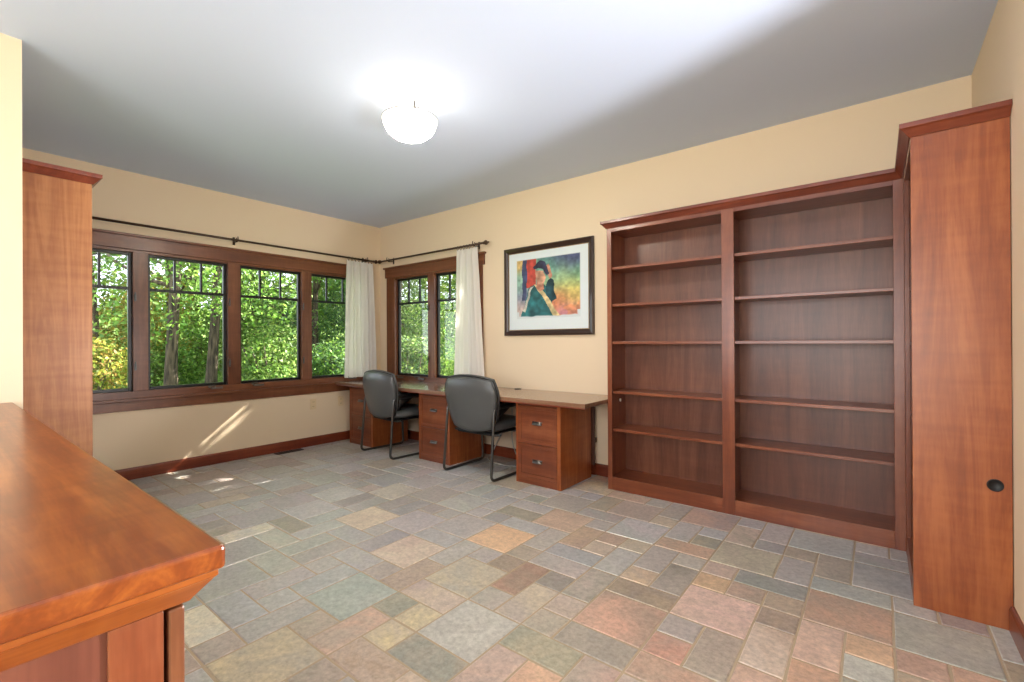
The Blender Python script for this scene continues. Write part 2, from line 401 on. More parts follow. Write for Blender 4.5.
for (i, j, w, h, cn) in tiles:
    x0 = OX + i * GX + g; x1 = OX + (i + w) * GX - g; y0 = j * GY + g; y1 = (j + h) * GY - g
    x0 = max(x0, .003); x1 = min(x1, 5.657); y1 = min(y1, -.003); y0 = max(y0, -6.28)
    if x1 - x0 < .02 or y1 - y0 < .02: continue
    z = rng.uniform(-.0006, .0004)
    def jt(): return rng.uniform(-.0018, .0018)
    o4 = [(x0 + jt(), y0 + jt()), (x1 + jt(), y0 + jt()), (x1 + jt(), y1 + jt()), (x0 + jt(), y1 + jt())]
    i4 = [(o4[0][0] + bv, o4[0][1] + bv), (o4[1][0] - bv, o4[1][1] + bv), (o4[2][0] - bv, o4[2][1] - bv), (o4[3][0] + bv, o4[3][1] - bv)]
    mb.add([(a, b, -.0032) for a, b in o4] + [(a, b, z) for a, b in i4],
           [(4, 5, 6, 7), (0, 1, 5, 4), (1, 2, 6, 5), (2, 3, 7, 6), (3, 0, 4, 7)], 0)
    A, B = TONE[cn]; B = tuple(q + (r_ - q) * 1.35 for q, r_ in zip(A, B)); k = rng.uniform(.98, 1.08)
    if cn in COOLN and cn != 'teal': A, B = [(X_[0] * .62 + 62, X_[1] * .62 + 58, X_[2] * .62 + 60) for X_ in (A, B)]
    A, B = [[v * .64 + q * .36 + 22 for v, q in zip(X_, (173, 165, 157))] for X_ in (A, B)]
    A = lin([min(255, v * k + rng.uniform(-4, 4)) for v in A]); B = lin([min(255, v * k + rng.uniform(-4, 4)) for v in B])
    fa += [A] * 5; fb += [B] * 5
me = bpy.data.meshes.new('floor'); me.from_pydata(mb.v, [], mb.f); me.materials.append(M['tile']); me.materials.append(M['grout'])
me.polygons.foreach_set('material_index', mb.mi)
for nm, arr in (('tone_a', fa), ('tone_b', fb)):
    at = me.attributes.new(nm, 'FLOAT_COLOR', 'FACE'); at.data.foreach_set('color', np.array(arr, dtype=np.float32).ravel())
fl = bpy.data.objects.new('floor', me); COL.objects.link(fl); fl['kind'] = 'structure'

# ------------------------------------------------------------------ room shell
T = .16
WY0, WY1, PX0, PX1, WZ0, WZ1 = -3.36, -.22, .2, 1.83, .70, 2.06
def holed(fixed, a0, a1, h0, h1, mapf, z0=WZ0, z1=WZ1):
    b = MB()
    b.box(mapf(a0, 0, 0), mapf(h0, T, H)); b.box(mapf(h1, 0, 0), mapf(a1, T, H))
    b.box(mapf(h0, 0, 0), mapf(h1, T, z0)); b.box(mapf(h0, 0, z1), mapf(h1, T, H)); return b
fW = lambda a, d, z: (-d, a, z)
fP = lambda a, d, z: (a, d, z)
struct('wall_left', holed(0, -3.46, T, WY0, WY1, fW), M['wall'])
struct('wall_back', holed(0, 0, 5.66, PX0, PX1, fP), M['wall'])
b = MB(); b.box((5.66, -4.2, 0), (5.66 + T, T, H)); b.box((5.66, -6.3, 0), (5.66 + T, -5.8, H)); b.box((5.66, -5.8, 2.15), (5.66 + T, -4.2, H))  # doorway gap made up for the side fill light
struct('wall_right', b, M['wall'])
struct('wall_alcove', MB().box((-T, -3.46 - .1, 0), (1.842, -3.46, H)), M['wall'])
struct('wall_near', MB().box((1.742, -6.3, 0), (1.842, -3.56, H)), M['wall'])
fR = lambda a, d, z: (a, -6.2 - d, z)
b = MB(); b.box((1.742, -6.3, 0), (2.4, -6.2, H)); b.box((5.5, -6.3, 0), (5.66, -6.2, H)); b.box((2.4, -6.3, 2.35), (5.5, -6.2, H)); b.box((2.4, -6.3, 0), (5.5, -6.2, .3))  # wide opening made up for the rear fill light
struct('wall_rear', b, M['wall'])
struct('ceiling', MB().box((-T, -6.3, H), (5.65 + T, T, H + .12)), M['ceiling'])
BBP = [(0, 0), (.016, 0), (.016, .088), (.012, .1), (.006, .105), (0, .105)]
def baseboard(name, path, sgn=1): return struct(name, MB().sweep(path, BBP, sgn), base_wood('y' if abs(path[0][0] - path[-1][0]) < .01 else 'x'))
baseboard('baseboard_left', [(0, -3.16), (0, 0)], 1)
baseboard('baseboard_back', [(0.016, 0), (3.486, 0)], 1)
baseboard('baseboard_right', [(5.66, -.985), (5.66, -4.2)], 1)
baseboard('baseboard_near', [(1.842, -6.2), (1.842, -4.42)], 1)

# ------------------------------------------------------------------ windows
def window(name, f, sashes, a0, a1, face0, face1, cap0, cap1, cranks, hax):
    root = thing(name, f(a0, 0, .7), None, None, kind='structure')
    ax = hax
    hz = trim_wood(ax); vt = trim_wood('z')
    b = MB(); b.box(f(cap0 + .02, 0, 2.05), f(cap1 - .02, -.022, 2.165)); obj('head_casing', b, hz, root, .002)
    b = MB(); b.box(f(cap0, 0, 2.165), f(cap1, -.04, 2.187)); obj('head_cap', b, hz, root, .004)
    for (s0, s1) in ((face0, sashes[0][0]), (sashes[-1][1], face1)):
        b = MB(); b.box(f(s0, 0, .7), f(s1 + (0 if s0 != face0 else 0), -.018, 2.05)); obj('side_casing', b, vt, root, .002)
    for q0, q1 in ((sashes[0][0] - .025, sashes[0][0] - .001), (sashes[-1][1] + .001, sashes[-1][1] + .025)):
        b = MB(); b.box(f(q0, -.004, .72), f(q1, .075, 2.055)); obj('side_jamb', b, vt, root, .001)
    b = MB(); b.box(f(face0 - .03, 0, .695), f(face1 + .03, -.035, .72)); obj('stool', b, hz, root, .004)
    b = MB(); b.box(f(face0, 0, .612), f(face1, -.02, .695)); obj('apron', b, hz, root, .003)
    b = MB(); b.box(f(sashes[0][0], -.012, .72), f(sashes[-1][1], .07, .785)); obj('sill_frame', b, hz, root, .002)
    b = MB(); b.box(f(sashes[0][0], -.004, 2.025), f(sashes[-1][1], .07, 2.06)); obj('head_jamb', b, hz, root, .002)
    b = MB()
    for i in range(len(sashes) - 1):
        b = MB(); b.box(f(sashes[i][1] - .002, -.012, .785), f(sashes[i + 1][0] + .002, .07, 2.035)); obj('mullion', b, vt, root, .003)
    for i, (s0, s1) in enumerate(sashes):
        # outside jamb, pale
        b = MB()
        for q0, q1 in ((s0 - .03, s0 + .008), (s1 - .008, s1 + .03)): b.box(f(q0, .07, .76), f(q1, .082, 2.04))
        b.box(f(s0, .07, .74), f(s1, .1, .785)); b.box(f(s0, .07, 2.03), f(s1, .082, 2.06)); obj('outside_jamb', b, M['ext'], root)
        e = .027
        b = MB(); z0, z1 = .785, 2.028
        b.box(f(s0, .03, z0), f(s0 + e, .066, z1)); b.box(f(s1 - e, .03, z0), f(s1, .066, z1))
        b.box(f(s0 + e, .03, z0), f(s1 - e, .066, z0 + e)); b.box(f(s0 + e, .03, z1 - e), f(s1 - e, .066, z1))
        sash = obj('sash', b, M['black_frame'], root, .003)
        b = MB(); b.box(f(s0 + e, .036, 1.692), f(s1 - e, .06, 1.718))
        for k in (1, 2):
            c = s0 + (s1 - s0) * k / 3; b.box(f(c - .009, .038, 1.718), f(c + .009, .058, z1 - e))
        obj('muntin_grille', b, M['black_frame'], sash)
        b = MB(); b.box(f(s0 + e - .003, .047, z0 + e - .003), f(s1 - e + .003, .051, z1 - e + .003)); obj('pane', b, M['glass'], sash)
        # lock lever on the sash side
        b = MB()
        for lz in (1.0, 1.62):
            b.box(f(s1 + .006, -.012, lz - .03), f(s1 + .022, -.02, lz + .03)); b.box(f(s1 + .009, -.02, lz - .01), f(s1 + .017, -.03, lz + .05))
        obj('lock_lever', b, M['steel'], root, .002)
    for c in cranks:
        b = MB(); b.box(f(c - .06, -.012, .752), f(c + .045, -.03, .772)); b.tube([f(c - .02, -.025, .772), f(c - .04, -.045, .79), f(c - .085, -.055, .782)], .006, 8)
        b.lathe([(0, 0), (.009, 0), (.009, .018), (0, .018)], f(c - .085, -.055, .772), 10); obj('crank_handle', b, M['nickel'], root, .003)
    return root
window('window_1', fW, [(-3.28, -2.618), (-2.512, -1.85), (-1.735, -1.073), (-.96, -.30)], WY0, WY1, -3.38, -.2, -3.42, -.16, (-1.95, -1.55, -.42), 'y')
window('window_2', fP, [(.335, .968), (1.078, 1.71)], PX0, PX1, .17, 1.855, .12, 1.905, (.46, .86), 'x')


# ------------------------------------------------------------------ bookcases
CROWN = [(0, 2.128), (.006, 2.128), (.012, 2.136), (.03, 2.158), (.04, 2.165), (.04, 2.186), (0, 2.186)]
r = thing('bookcase', (4.42, -.15, 0), 'wide double-bay built-in cherry bookcase with empty shelves along the picture wall', 'bookcase')
fy = -.303
b = MB(); b.box((3.488, -.002, 0), (3.508, fy + .02, 2.12)); obj('side_panel', b, cherry('z'), r, .001)
b = MB(); b.box((5.325, -.002, 0), (5.343, fy + .02, 2.12)); obj('side_panel', b, cherry('z'), r, .001)
b = MB(); b.box((4.397, -.002, 0), (4.417, fy + .02, 2.12)); obj('divider', b, cherry('z'), r, .001)
for x0, x1 in ((3.508, 4.397), (4.417, 5.325)):
    b = MB(); b.box((x0, -.002, .1), (x1, -.01, 2.12)); obj('back_panel', b, cherry_back('z'), r)
    b = MB(); b.box((x0, -.01, .085), (x1, fy + .02, .103)); obj('bottom_shelf', b, cherry('x'), r)
    b = MB(); b.box((x0, -.01, 2.1), (x1, fy + .02, 2.118)); obj('top_panel', b, cherry('x'), r)
    for z in (.485, .793, 1.197, 1.503, 1.805):
        b = MB(); b.box((x0 + .001, -.012, z - .012), (x1 - .001, fy + .022, z + .01)); obj('shelf', b, cherry('x'), r, .002)
for x0, x1 in ((3.486, 3.524), (4.366, 4.447), (5.297, 5.345)):
    b = MB(); b.box((x0, fy, 0), (x1, fy + .02, 2.131)); obj('stile', b, cherry('z'), r, .0015)
for x0, x1 in ((3.524, 4.366), (4.447, 5.297)):
    b = MB(); b.box((x0, fy + .001, 0), (x1, fy + .02, .104)); obj('base_rail', b, cherry('x'), r, .0015)
    b = MB(); b.box((x0, fy + .001, 2.1), (x1, fy + .02, 2.13)); obj('top_rail', b, cherry('x'), r, .0015)
b = MB().sweep([(3.486, -.003), (3.486, fy), (5.344, fy)], CROWN, 1)
obj('crown_moulding', b, base_wood('x'), r, .001)
b = MB(); b.lathe([(0, 0), (.012, 0), (.014, .003), (.014, .006), (0, .008)], (3.508, -.115, .71), 14, 'x'); obj('shelf_pin_cap', b, M['white'], r, smooth=True)

r = thing('bookcase', (5.5, -.64, 0), 'tall cherry bookcase at the right, round black cable port in its orange end panel', 'bookcase')
b = MB(); b.box((5.345, -.982, 0), (5.657, -.962, 2.13)); obj('end_panel', b, ply('z'), r, .001)
b = MB(); b.box((5.365, -.34, 0), (5.648, -.322, 2.12)); obj('side_panel', b, cherry('z'), r)
b = MB(); b.box((5.64, -.962, .1), (5.648, -.34, 2.12)); obj('back_panel', b, cherry_back('z'), r)
for z in (.103, .485, .793, 1.197, 1.503, 1.805, 2.118):
    b = MB(); b.box((5.367, -.961, z - .02), (5.64, -.341, z)); obj('shelf', b, cherry('y'), r, .002)
for y0, y1 in ((-.961, -.945), (-.36, -.310)):
    b = MB(); b.box((5.345, y0, 0), (5.365, y1, 2.12)); obj('stile', b, cherry('z'), r, .001)
b = MB(); b.box((5.346, -.945, 0), (5.365, -.36, .104)); obj('base_rail', b, cherry('y'), r, .001)
b = MB(); b.box((5.346, -.945, 2.1), (5.365, -.36, 2.13)); obj('top_rail', b, cherry('y'), r, .001)
b = MB().sweep([(5.345, -.304), (5.345, -.982), (5.658, -.982)], CROWN, 1); b2 = b
obj('crown_moulding', b2, base_wood('x'), r, .001)
b = MB().lathe([(.026, 0), (.026, -.004), (.022, -.0055), (.0215, -.004), (0, -.004)], (5.607, -.982, .595), 28, 'y')
obj('cable_port', b, M['rubber'], r, smooth=True)

r = thing('bookcase', (.9, -3.31, 0), 'tall cherry bookcase beside the long window at the left, only its curly-grained end panel showing', 'bookcase')
b = MB(); b.box((1.65, -3.458, 0), (1.67, -3.168, 2.13)); obj('end_panel', b, wood((126, 70, 33), (150, 90, 46), (172, 112, 64), 'z', .42, .06, 2.4), r, .001)
b = MB(); b.box((.1, -3.458, 0), (.12, -3.168, 2.13)); obj('side_panel', b, cherry('z'), r, .001)
b = MB(); b.box((.12, -3.458, .1), (1.65, -3.45, 2.12)); obj('back_panel', b, cherry_back('z'), r)
for z in (.103, .485, .793, 1.197, 1.503, 1.805, 2.118):
    b = MB(); b.box((.121, -3.45, z - .02), (1.649, -3.19, z)); obj('shelf', b, cherry('x'), r, .002)
for x0, x1 in ((.12, .15), (1.62, 1.65)):
    b = MB(); b.box((x0, -3.188, 0), (x1, -3.168, 2.12)); obj('stile', b, cherry('z'), r, .001)
b = MB(); b.box((.15, -3.188, 0), (1.62, -3.169, .104)); obj('base_rail', b, cherry('x'), r, .001)
b = MB().sweep([(.1, -3.168), (1.67, -3.168), (1.67, -3.459)], CROWN, -1)
obj('crown_moulding', b, base_wood('x'), r, .001)

# ------------------------------------------------------------------ peninsula at the lower left
r = thing('base_cabinet', (3.2, -3.95, 0), 'low cherry base cabinet with panelled end and dark door edge under the polished counter', 'cabinet')
cx1, cy1 = 4.45, -3.532
b = MB(); b.box((1.86, -4.36, .09), (cx1 - .022, cy1 - .026, .84)); obj('case', b, cherry('z'), r, .001)
b = MB(); b.box((1.88, -4.3, 0), (cx1 - .07, cy1 - .09, .09)); obj('toe_kick', b, cherry('x'), r)
b = MB(); b.box((cx1 - .022, -4.36, .0), (cx1 - .006, cy1 - .026, .84)); obj('end_panel', b, wood((84, 42, 30), (106, 56, 42), (126, 72, 55), 'z', .4, .15), r, .001)
for y0, y1 in ((cy1 - .085, cy1 - .026), (-4.36, -4.30)):
    b = MB(); b.box((cx1 - .006, y0, 0), (cx1, y1, .84)); obj('end_stile', b, cherry('z'), r, .0015)
b = MB(); b.box((cx1 - .006, -4.3, 0), (cx1, cy1 - .085, .1)); obj('end_rail', b, cherry('y'), r, .0015)
for k in range(5):
    x0 = 1.865 + k * (cx1 - 1.865) / 5; x1 = x0 + (cx1 - 1.865) / 5 - .004
    b = MB(); b.box((x0, cy1 - .02, .1), (x1, cy1, .835)); d = obj('door', b, trim_wood('z'), r, .003)
    b = MB(); b.tube([(x0 + .05, cy1, .66), (x0 + .05, cy1 + .025, .665), (x0 + .05, cy1 + .025, .755), (x0 + .05, cy1, .76)], .005, 8); obj('pull', b, M['nickel'], d, smooth=True)
r = thing('countertop', (3.2, -3.95, .84), 'thick glossy orange-brown cherry countertop with moulded edge in the left foreground', 'countertop')
b = MB(); b.box((1.845, -4.42, .886), (4.489, -3.494, .92)); obj('slab', b, top_wood('x'), r, .006, seg=3)
MOLD = [(-.02, .842), (.004, .842), (.008, .848), (.028, .874), (.031, .876), (.031, .8855), (-.02, .8855)]
b = MB().sweep([(1.845, cy1), (cx1, cy1), (cx1, -4.4)], MOLD, -1); obj('edge_moulding', b, top_wood('y'), r, .002)

# ------------------------------------------------------------------ desk
r = thing('desktop', (1.75, -.33, .695), 'long brown wood desktop running along the picture wall over three drawer pedestals', 'desktop')
b = MB(); b.box((.004, -.672, .697), (3.482, -.004, .731)); obj('slab', b, desk_wood('x'), r, .005, seg=3)
b = MB(); b.box((.004, -.675, .690), (3.482, -.655, .7)); obj('edge_band', b, base_wood('x'), r, .003)
for gx in (2.375, .9):
    b = MB().lathe([(.036, 0), (.036, .004), (.026, .005), (.024, .001), (0, .001)], (gx, -.065, .731), 24); obj('cable_grommet', b, M['rubber'], r, smooth=True)


def pedestal(x0, x1, label):
    r = thing('drawer_pedestal', ((x0 + x1) / 2, -.35, 0), label, 'drawer pedestal', 'two-drawer pedestals under the desktop')
    yf, yb = -.595, -.09
    for a, c in ((x0, x0 + .018), (x1 - .018, x1)):
        b = MB(); b.box((a, yf + .02, 0), (c, yb, .69)); obj('side_panel', b, ply('z'), r, .001)
    b = MB(); b.box((x0 + .018, yb - .012, .02), (x1 - .018, yb, .69)); b.box((x0 + .018, yf + .03, .05), (x1 - .018, yb - .012, .065))
    b.box((x0 + .018, yf + .03, .675), (x1 - .018, yb - .012, .69)); obj('case', b, cherry('z'), r)
    for a, c in ((x0, x0 + .024), (x1 - .034, x1)):
        b = MB(); b.box((a, yf, 0), (c, yf + .02, .69)); obj('stile', b, ply('z'), r, .0015)
    b = MB(); b.box((x0 + .024, yf + .002, 0), (x1 - .034, yf + .02, .058)); obj('base_rail', b, cherry('x'), r, .001)
    b = MB(); b.box((x0 + .024, yf + .002, .668), (x1 - .034, yf + .02, .69)); obj('top_rail', b, cherry('x'), r, .001)
    xa, xb = x0 + .026, x1 - .036; xc = (xa + xb) / 2
    for z0, z1, zh in ((.06, .34, .195), (.344, .665, .515)):
        b = MB(); b.box((xa, yf + .004, z0), (xb, yf + .022, z1))
        # raised outer frame of the drawer front
        e = .03
        b.box((xa, yf - .002, z0), (xa + e, yf + .004, z1)); b.box((xb - e, yf - .002, z0), (xb, yf + .004, z1))
        b.box((xa + e, yf - .002, z0), (xb - e, yf + .004, z0 + e)); b.box((xa + e, yf - .002, z1 - e), (xb - e, yf + .004, z1))
        d = obj('drawer', b, cherry('x'), r, .002)
        # cup pull: quarter-round hood
        vs = []; fs = []; n = 7; mseg = 14
        for i in range(mseg + 1):
            u = -1 + 2 * i / mseg; wdt = .05 * u; rad = .021 * math.sqrt(max(0, 1 - u ** 4)) + .002
            for k in range(n + 1):
                a = math.pi / 2 * k / n
                vs.append((xc + wdt, yf + .002 - rad * math.sin(a) * .95, zh - .006 + rad * math.cos(a)))
        for i in range(mseg):
            for k in range(n): fs.append((i * (n + 1) + k, i * (n + 1) + k + 1, (i + 1) * (n + 1) + k + 1, (i + 1) * (n + 1) + k))
        b = MB().add(vs, fs); b.box((xc - .053, yf + .001, zh + .011), (xc + .053, yf + .004, zh + .02))
        o = obj('cup_pull', b, M['nickel'], d, smooth=True)
        so = o.modifiers.new('solid', 'SOLIDIFY'); so.thickness = .002
    return r


p1 = pedestal(2.76, 3.215, 'drawer pedestal nearest the tall bookcase, its orange side panel fully in view')
pedestal(1.483, 1.94, 'middle drawer pedestal between the two black chairs')
pedestal(.213, .68, 'drawer pedestal in the far corner by the window wall, partly behind the first chair')
b = MB(); b.box((2.95, -.075, 0.106), (3.236, -.055, .69)); b.box((2.95, -.055, .3), (3.236, -.017, .34)); obj('modesty_panel', b, wood((58, 30, 20), (72, 40, 26), (84, 50, 34), 'z', .5, .05), p1, .001)


# ------------------------------------------------------------------ chairs
def pad(nu, nv, fmap, r=.5, mi=0):
    """soft closed pad: rounded outline, front and back sheets meeting at the rim; fmap(u, v, side) with side in -1..1"""
    vs = []; fs = []; idx = {}
    for side in (1, -1):
        for i in range(nu + 1):
            for j in range(nv + 1):
                u = -1 + 2 * i / nu; v = -1 + 2 * j / nv
                rim = i in (0, nu) or j in (0, nv)
                if rim and (i, j, 1) in idx: idx[(i, j, side)] = idx[(i, j, 1)]; continue
                U = u * math.sqrt(1 - r * v * v / 2); V = v * math.sqrt(1 - r * u * u / 2)
                t = (max(0, 1 - u ** 6) * max(0, 1 - v ** 6)) ** .5
                idx[(i, j, side)] = len(vs); vs.append(fmap(U, V, side * t))
    for side in (1, -1):
        for i in range(nu):
            for j in range(nv):
                q = [idx[(i, j, side)], idx[(i + 1, j, side)], idx[(i + 1, j + 1, side)], idx[(i, j + 1, side)]]
                fs.append(tuple(q if side == 1 else q[::-1]))
    return MB().add(vs, fs)


def lerp(a, b, t): return a + (b - a) * t
def round_path(pts, rad, n=6):
    P = [Vector(p) for p in pts]; N = len(P); out = []
    for i in range(N):
        a, b, c = P[i - 1], P[i], P[(i + 1) % N]
        d1 = (a - b).normalized(); d2 = (c - b).normalized(); L = min(rad, (a - b).length * .45, (c - b).length * .45)
        s, e = b + d1 * L, b + d2 * L
        for k in range(n + 1):
            t = k / n; out.append(s * (1 - t) ** 2 + b * 2 * t * (1 - t) + e * t * t)
    return out


def make_chair(loc, rz, label):
    r = thing('guest_chair', (0, 0, 0), label, 'chair', 'black chairs at the desk')
    def half(V): return lerp(.26, .33, min(1, max(0, (V + 1) / 1.4))) - .03 * max(0, (V - .4)) ** 2
    def backline(z): return -.235 - .04 * min(1, max(0, (z - .40) / .42)) - .03 * max(0, (z - .62))
    def shell(U, V, s):
        z = .652 + .252 * V
        y = backline(z) + .05 * U * U + .012 * V * V
        return (U * half(V), y - (.034 * s if s > 0 else .016 * s), z - .02 * (1 - abs(U)) * 0)
    def cush(U, V, s):
        z = .666 + .252 * V
        y = backline(z) + .032 * U * U + .036
        th = .034 if s < 0 else .036
        return (U * (half(V) + .012), y - th * s, z)
    o = obj('back_shell', pad(28, 26, shell, .5), M['leather'], r, smooth=True, local=True)
    o = obj('back_cushion', pad(26, 24, cush, .5), M['leather'], r, smooth=True, local=True)
    # piping seam along the rim of the shell
    rim = []
    n = 22
    sq = [(-1 + 2 * k / n, -1) for k in range(n)] + [(1, -1 + 2 * k / n) for k in range(n)] + [(1 - 2 * k / n, 1) for k in range(n)] + [(-1, 1 - 2 * k / n) for k in range(n)]
    for u, v in sq:
        U = u * math.sqrt(1 - .5 * v * v / 2); V = v * math.sqrt(1 - .5 * u * u / 2); p = shell(U, V, 0)
        rim.append((p[0] * 1.004, p[1], p[2]))
    obj('piping', MB().tube(rim, .0055, 8, True), M['leather_dark'], r, smooth=True, local=True)
    def seat(U, V, s):
        y = .055 + .245 * V
        z = .443 + .012 * V - .02 * max(0, V - .6)
        return (U * .262, y, z + (.052 if s > 0 else .042) * s + .006 * (1 - U * U) * (s > 0))
    obj('seat', pad(24, 24, seat, .4), M['leather'], r, smooth=True, local=True)
    b = MB().box((-.2, -.18, .375), (.2, .22, .393)); obj('seat_pan', b, M['rubber'], r, .004, local=True)
    for s in (-1, 1):
        x = .292 * s
        path = round_path([(x, -.277, .0135), (x, .27, .0135), (x * .985, .235, .628), (x * .975, -.225, .628)], .055)
        obj('sled_frame', MB().tube(path, .0125, 12, True), M['steel'], r, smooth=True, local=True)
        def arm(U, V, q, x=x): return (x * .978 + U * .026, .0 + V * .215, .652 + .006 * V + .016 * q)
        obj('arm_pad', pad(8, 18, arm, .5), M['leather_dark'], r, smooth=True, local=True)
        # arm wing from the back to the arm
        b = MB(); sgn = s
        vs = []; fs = []
        for i in range(9):
            t = i / 8; y = lerp(-.155, .05, t); zt = lerp(.684, .655, t); zb = lerp(.50, .63, t ** .7)
            for k in range(5):
                z = lerp(zb, zt, k / 4); vs.append((sgn * (.264 + .004 * math.sin(k)), y, z))
        for i in range(8):
            for k in range(4): fs.append((i * 5 + k, i * 5 + k + 1, i * 5 + 6 + k, i * 5 + 5 + k))
        o = obj('arm_wing', b.add(vs, fs), M['leather_dark'], r, smooth=True, local=True)
        so = o.modifiers.new('solid', 'SOLIDIFY'); so.thickness = .012; so.offset = 0
    for y in (-.13, .17):
        b = MB().tube([(-.278, y, .385), (-.2, y, .372), (.2, y, .372), (.278, y, .385)], .011, 10); obj('cross_bar', b, M['steel'], r, smooth=True, local=True)
    r.location = loc; r.rotation_euler = (0, 0, rz)
    return r


make_chair((2.335, -.497, 0), 0, 'black leather sled-base guest chair in front, between the middle and right drawer pedestals')
make_chair((1.045, -.53, 0), math.radians(-5), 'black leather sled-base guest chair nearest the window corner')

# ------------------------------------------------------------------ picture
AX0, AX1, AZ0, AZ1 = 2.325, 3.07, 1.44, 2.035
r = thing('framed_picture', (2.692, -.005, 1.27), 'framed colourful painting of a hatted figure hanging on the cream wall', 'picture')
b = MB()
X0, X1, Z0, Z1, fw = 2.172, 3.213, 1.271, 2.165, .052
PROF = [(0, -.004), (0, -.028), (.012, -.036), (.034, -.03), (.048, -.02), (.052, -.014), (.052, -.004)]
vs = []; fs = []; n = len(PROF)
for (cx, cz, sx, sz) in ((X0, Z0, 1, 1), (X1, Z0, -1, 1), (X1, Z1, -1, -1), (X0, Z1, 1, -1)):
    for (o, d) in PROF: vs.append((cx + sx * o, d, cz + sz * o))
for i in range(4):
    for k in range(n): fs.append((i * n + k, i * n + (k + 1) % n, ((i + 1) % 4) * n + (k + 1) % n, ((i + 1) % 4) * n + k))
obj('frame', b.add(vs, fs), M['picframe'], r, .001)
b = MB(); e = .052
for a0, a1, c0, c1 in ((X0 + e, X1 - e, Z0 + e, Z0 + e + .006), (X0 + e, X1 - e, Z1 - e - .006, Z1 - e), (X0 + e, X0 + e + .006, Z0 + e, Z1 - e), (X1 - e - .006, X1 - e, Z0 + e, Z1 - e)):
    b.box((a0, -.016, c0), (a1, -.006, c1))
obj('inner_lip', b, M['gilt'], r)
b = MB()
for a0, a1, c0, c1 in ((X0 + .05, AX0, Z0 + .05, Z1 - .05), (AX1, X1 - .05, Z0 + .05, Z1 - .05), (AX0, AX1, Z0 + .05, AZ0), (AX0, AX1, AZ1, Z1 - .05)):
    b.box((a0, -.011, c0), (a1, -.006, c1))
obj('mat_board', b, M['mat'], r)
# the print: loose painterly colours with a figure in a green coat raising a hat
NU, NV = 150, 120
def pin(poly, x, y):
    c = False; j = len(poly) - 1
    for i in range(len(poly)):
        xi, yi = poly[i]; xj, yj = poly[j]
        if (yi > y) != (yj > y) and x < (xj - xi) * (y - yi) / (yj - yi) + xi: c = not c
        j = i
    return c
prg = np.random.RandomState(3)
GN = prg.rand(14, 14)
def vn(x, y, s):
    x *= s; y *= s; i = int(x); j = int(y); fx = x - i; fy_ = y - j
    fx = fx * fx * (3 - 2 * fx); fy_ = fy_ * fy_ * (3 - 2 * fy_)
    g_ = lambda a, c: GN[a % 14, c % 14]
    return (g_(i, j) * (1 - fx) + g_(i + 1, j) * fx) * (1 - fy_) + (g_(i, j + 1) * (1 - fx) + g_(i + 1, j + 1) * fx) * fy_
BL = [(.05, .95, (226, 190, 120), .12), (.06, .6, (150, 190, 170), .16), (.03, .15, (214, 190, 176), .16), (.55, .85, (110, 170, 150), .14), (.78, .95, (84, 92, 132), .2), (.97, .95, (74, 80, 120), .15),
      (.7, .68, (150, 196, 158), .18), (.85, .5, (222, 214, 120), .2), (.98, .7, (96, 168, 140), .14), (.7, .3, (232, 140, 100), .14), (.9, .28, (228, 190, 110), .13), (.82, .1, (196, 130, 150), .14),
      (.97, .06, (190, 116, 140), .1), (.3, .03, (214, 160, 150), .15), (.12, .35, (140, 150, 180), .13)]
coat = [(.06, .0), (.14, .28), (.22, .5), (.3, .58), (.45, .58), (.53, .46), (.57, .3), (.64, .0)]
neck = [(.32, .64), (.46, .64), (.45, .5), (.38, .46), (.32, .52)]
sleeve = [(.47, .48), (.5, .62), (.53, .66), (.6, .6), (.64, .3), (.58, .25), (.5, .36)]
lapel = [(.28, .58), (.36, .56), (.5, .38), (.7, .03), (.6, .02), (.44, .36), (.33, .5)]
face = [(.31, .78), (.31, .66), (.35, .58), (.41, .55), (.46, .6), (.47, .7), (.44, .78)]
hat = [(.27, .85), (.33, .92), (.37, .96), (.46, .93), (.49, .84), (.52, .74), (.48, .72), (.44, .8), (.36, .82), (.28, .8)]
hand = [(.48, .86), (.51, .9), (.54, .8), (.57, .68), (.52, .64), (.5, .72)]
edge = [(.1, .14), (.24, .5), (.29, .55), (.25, .44), (.15, .1)]
cols = []
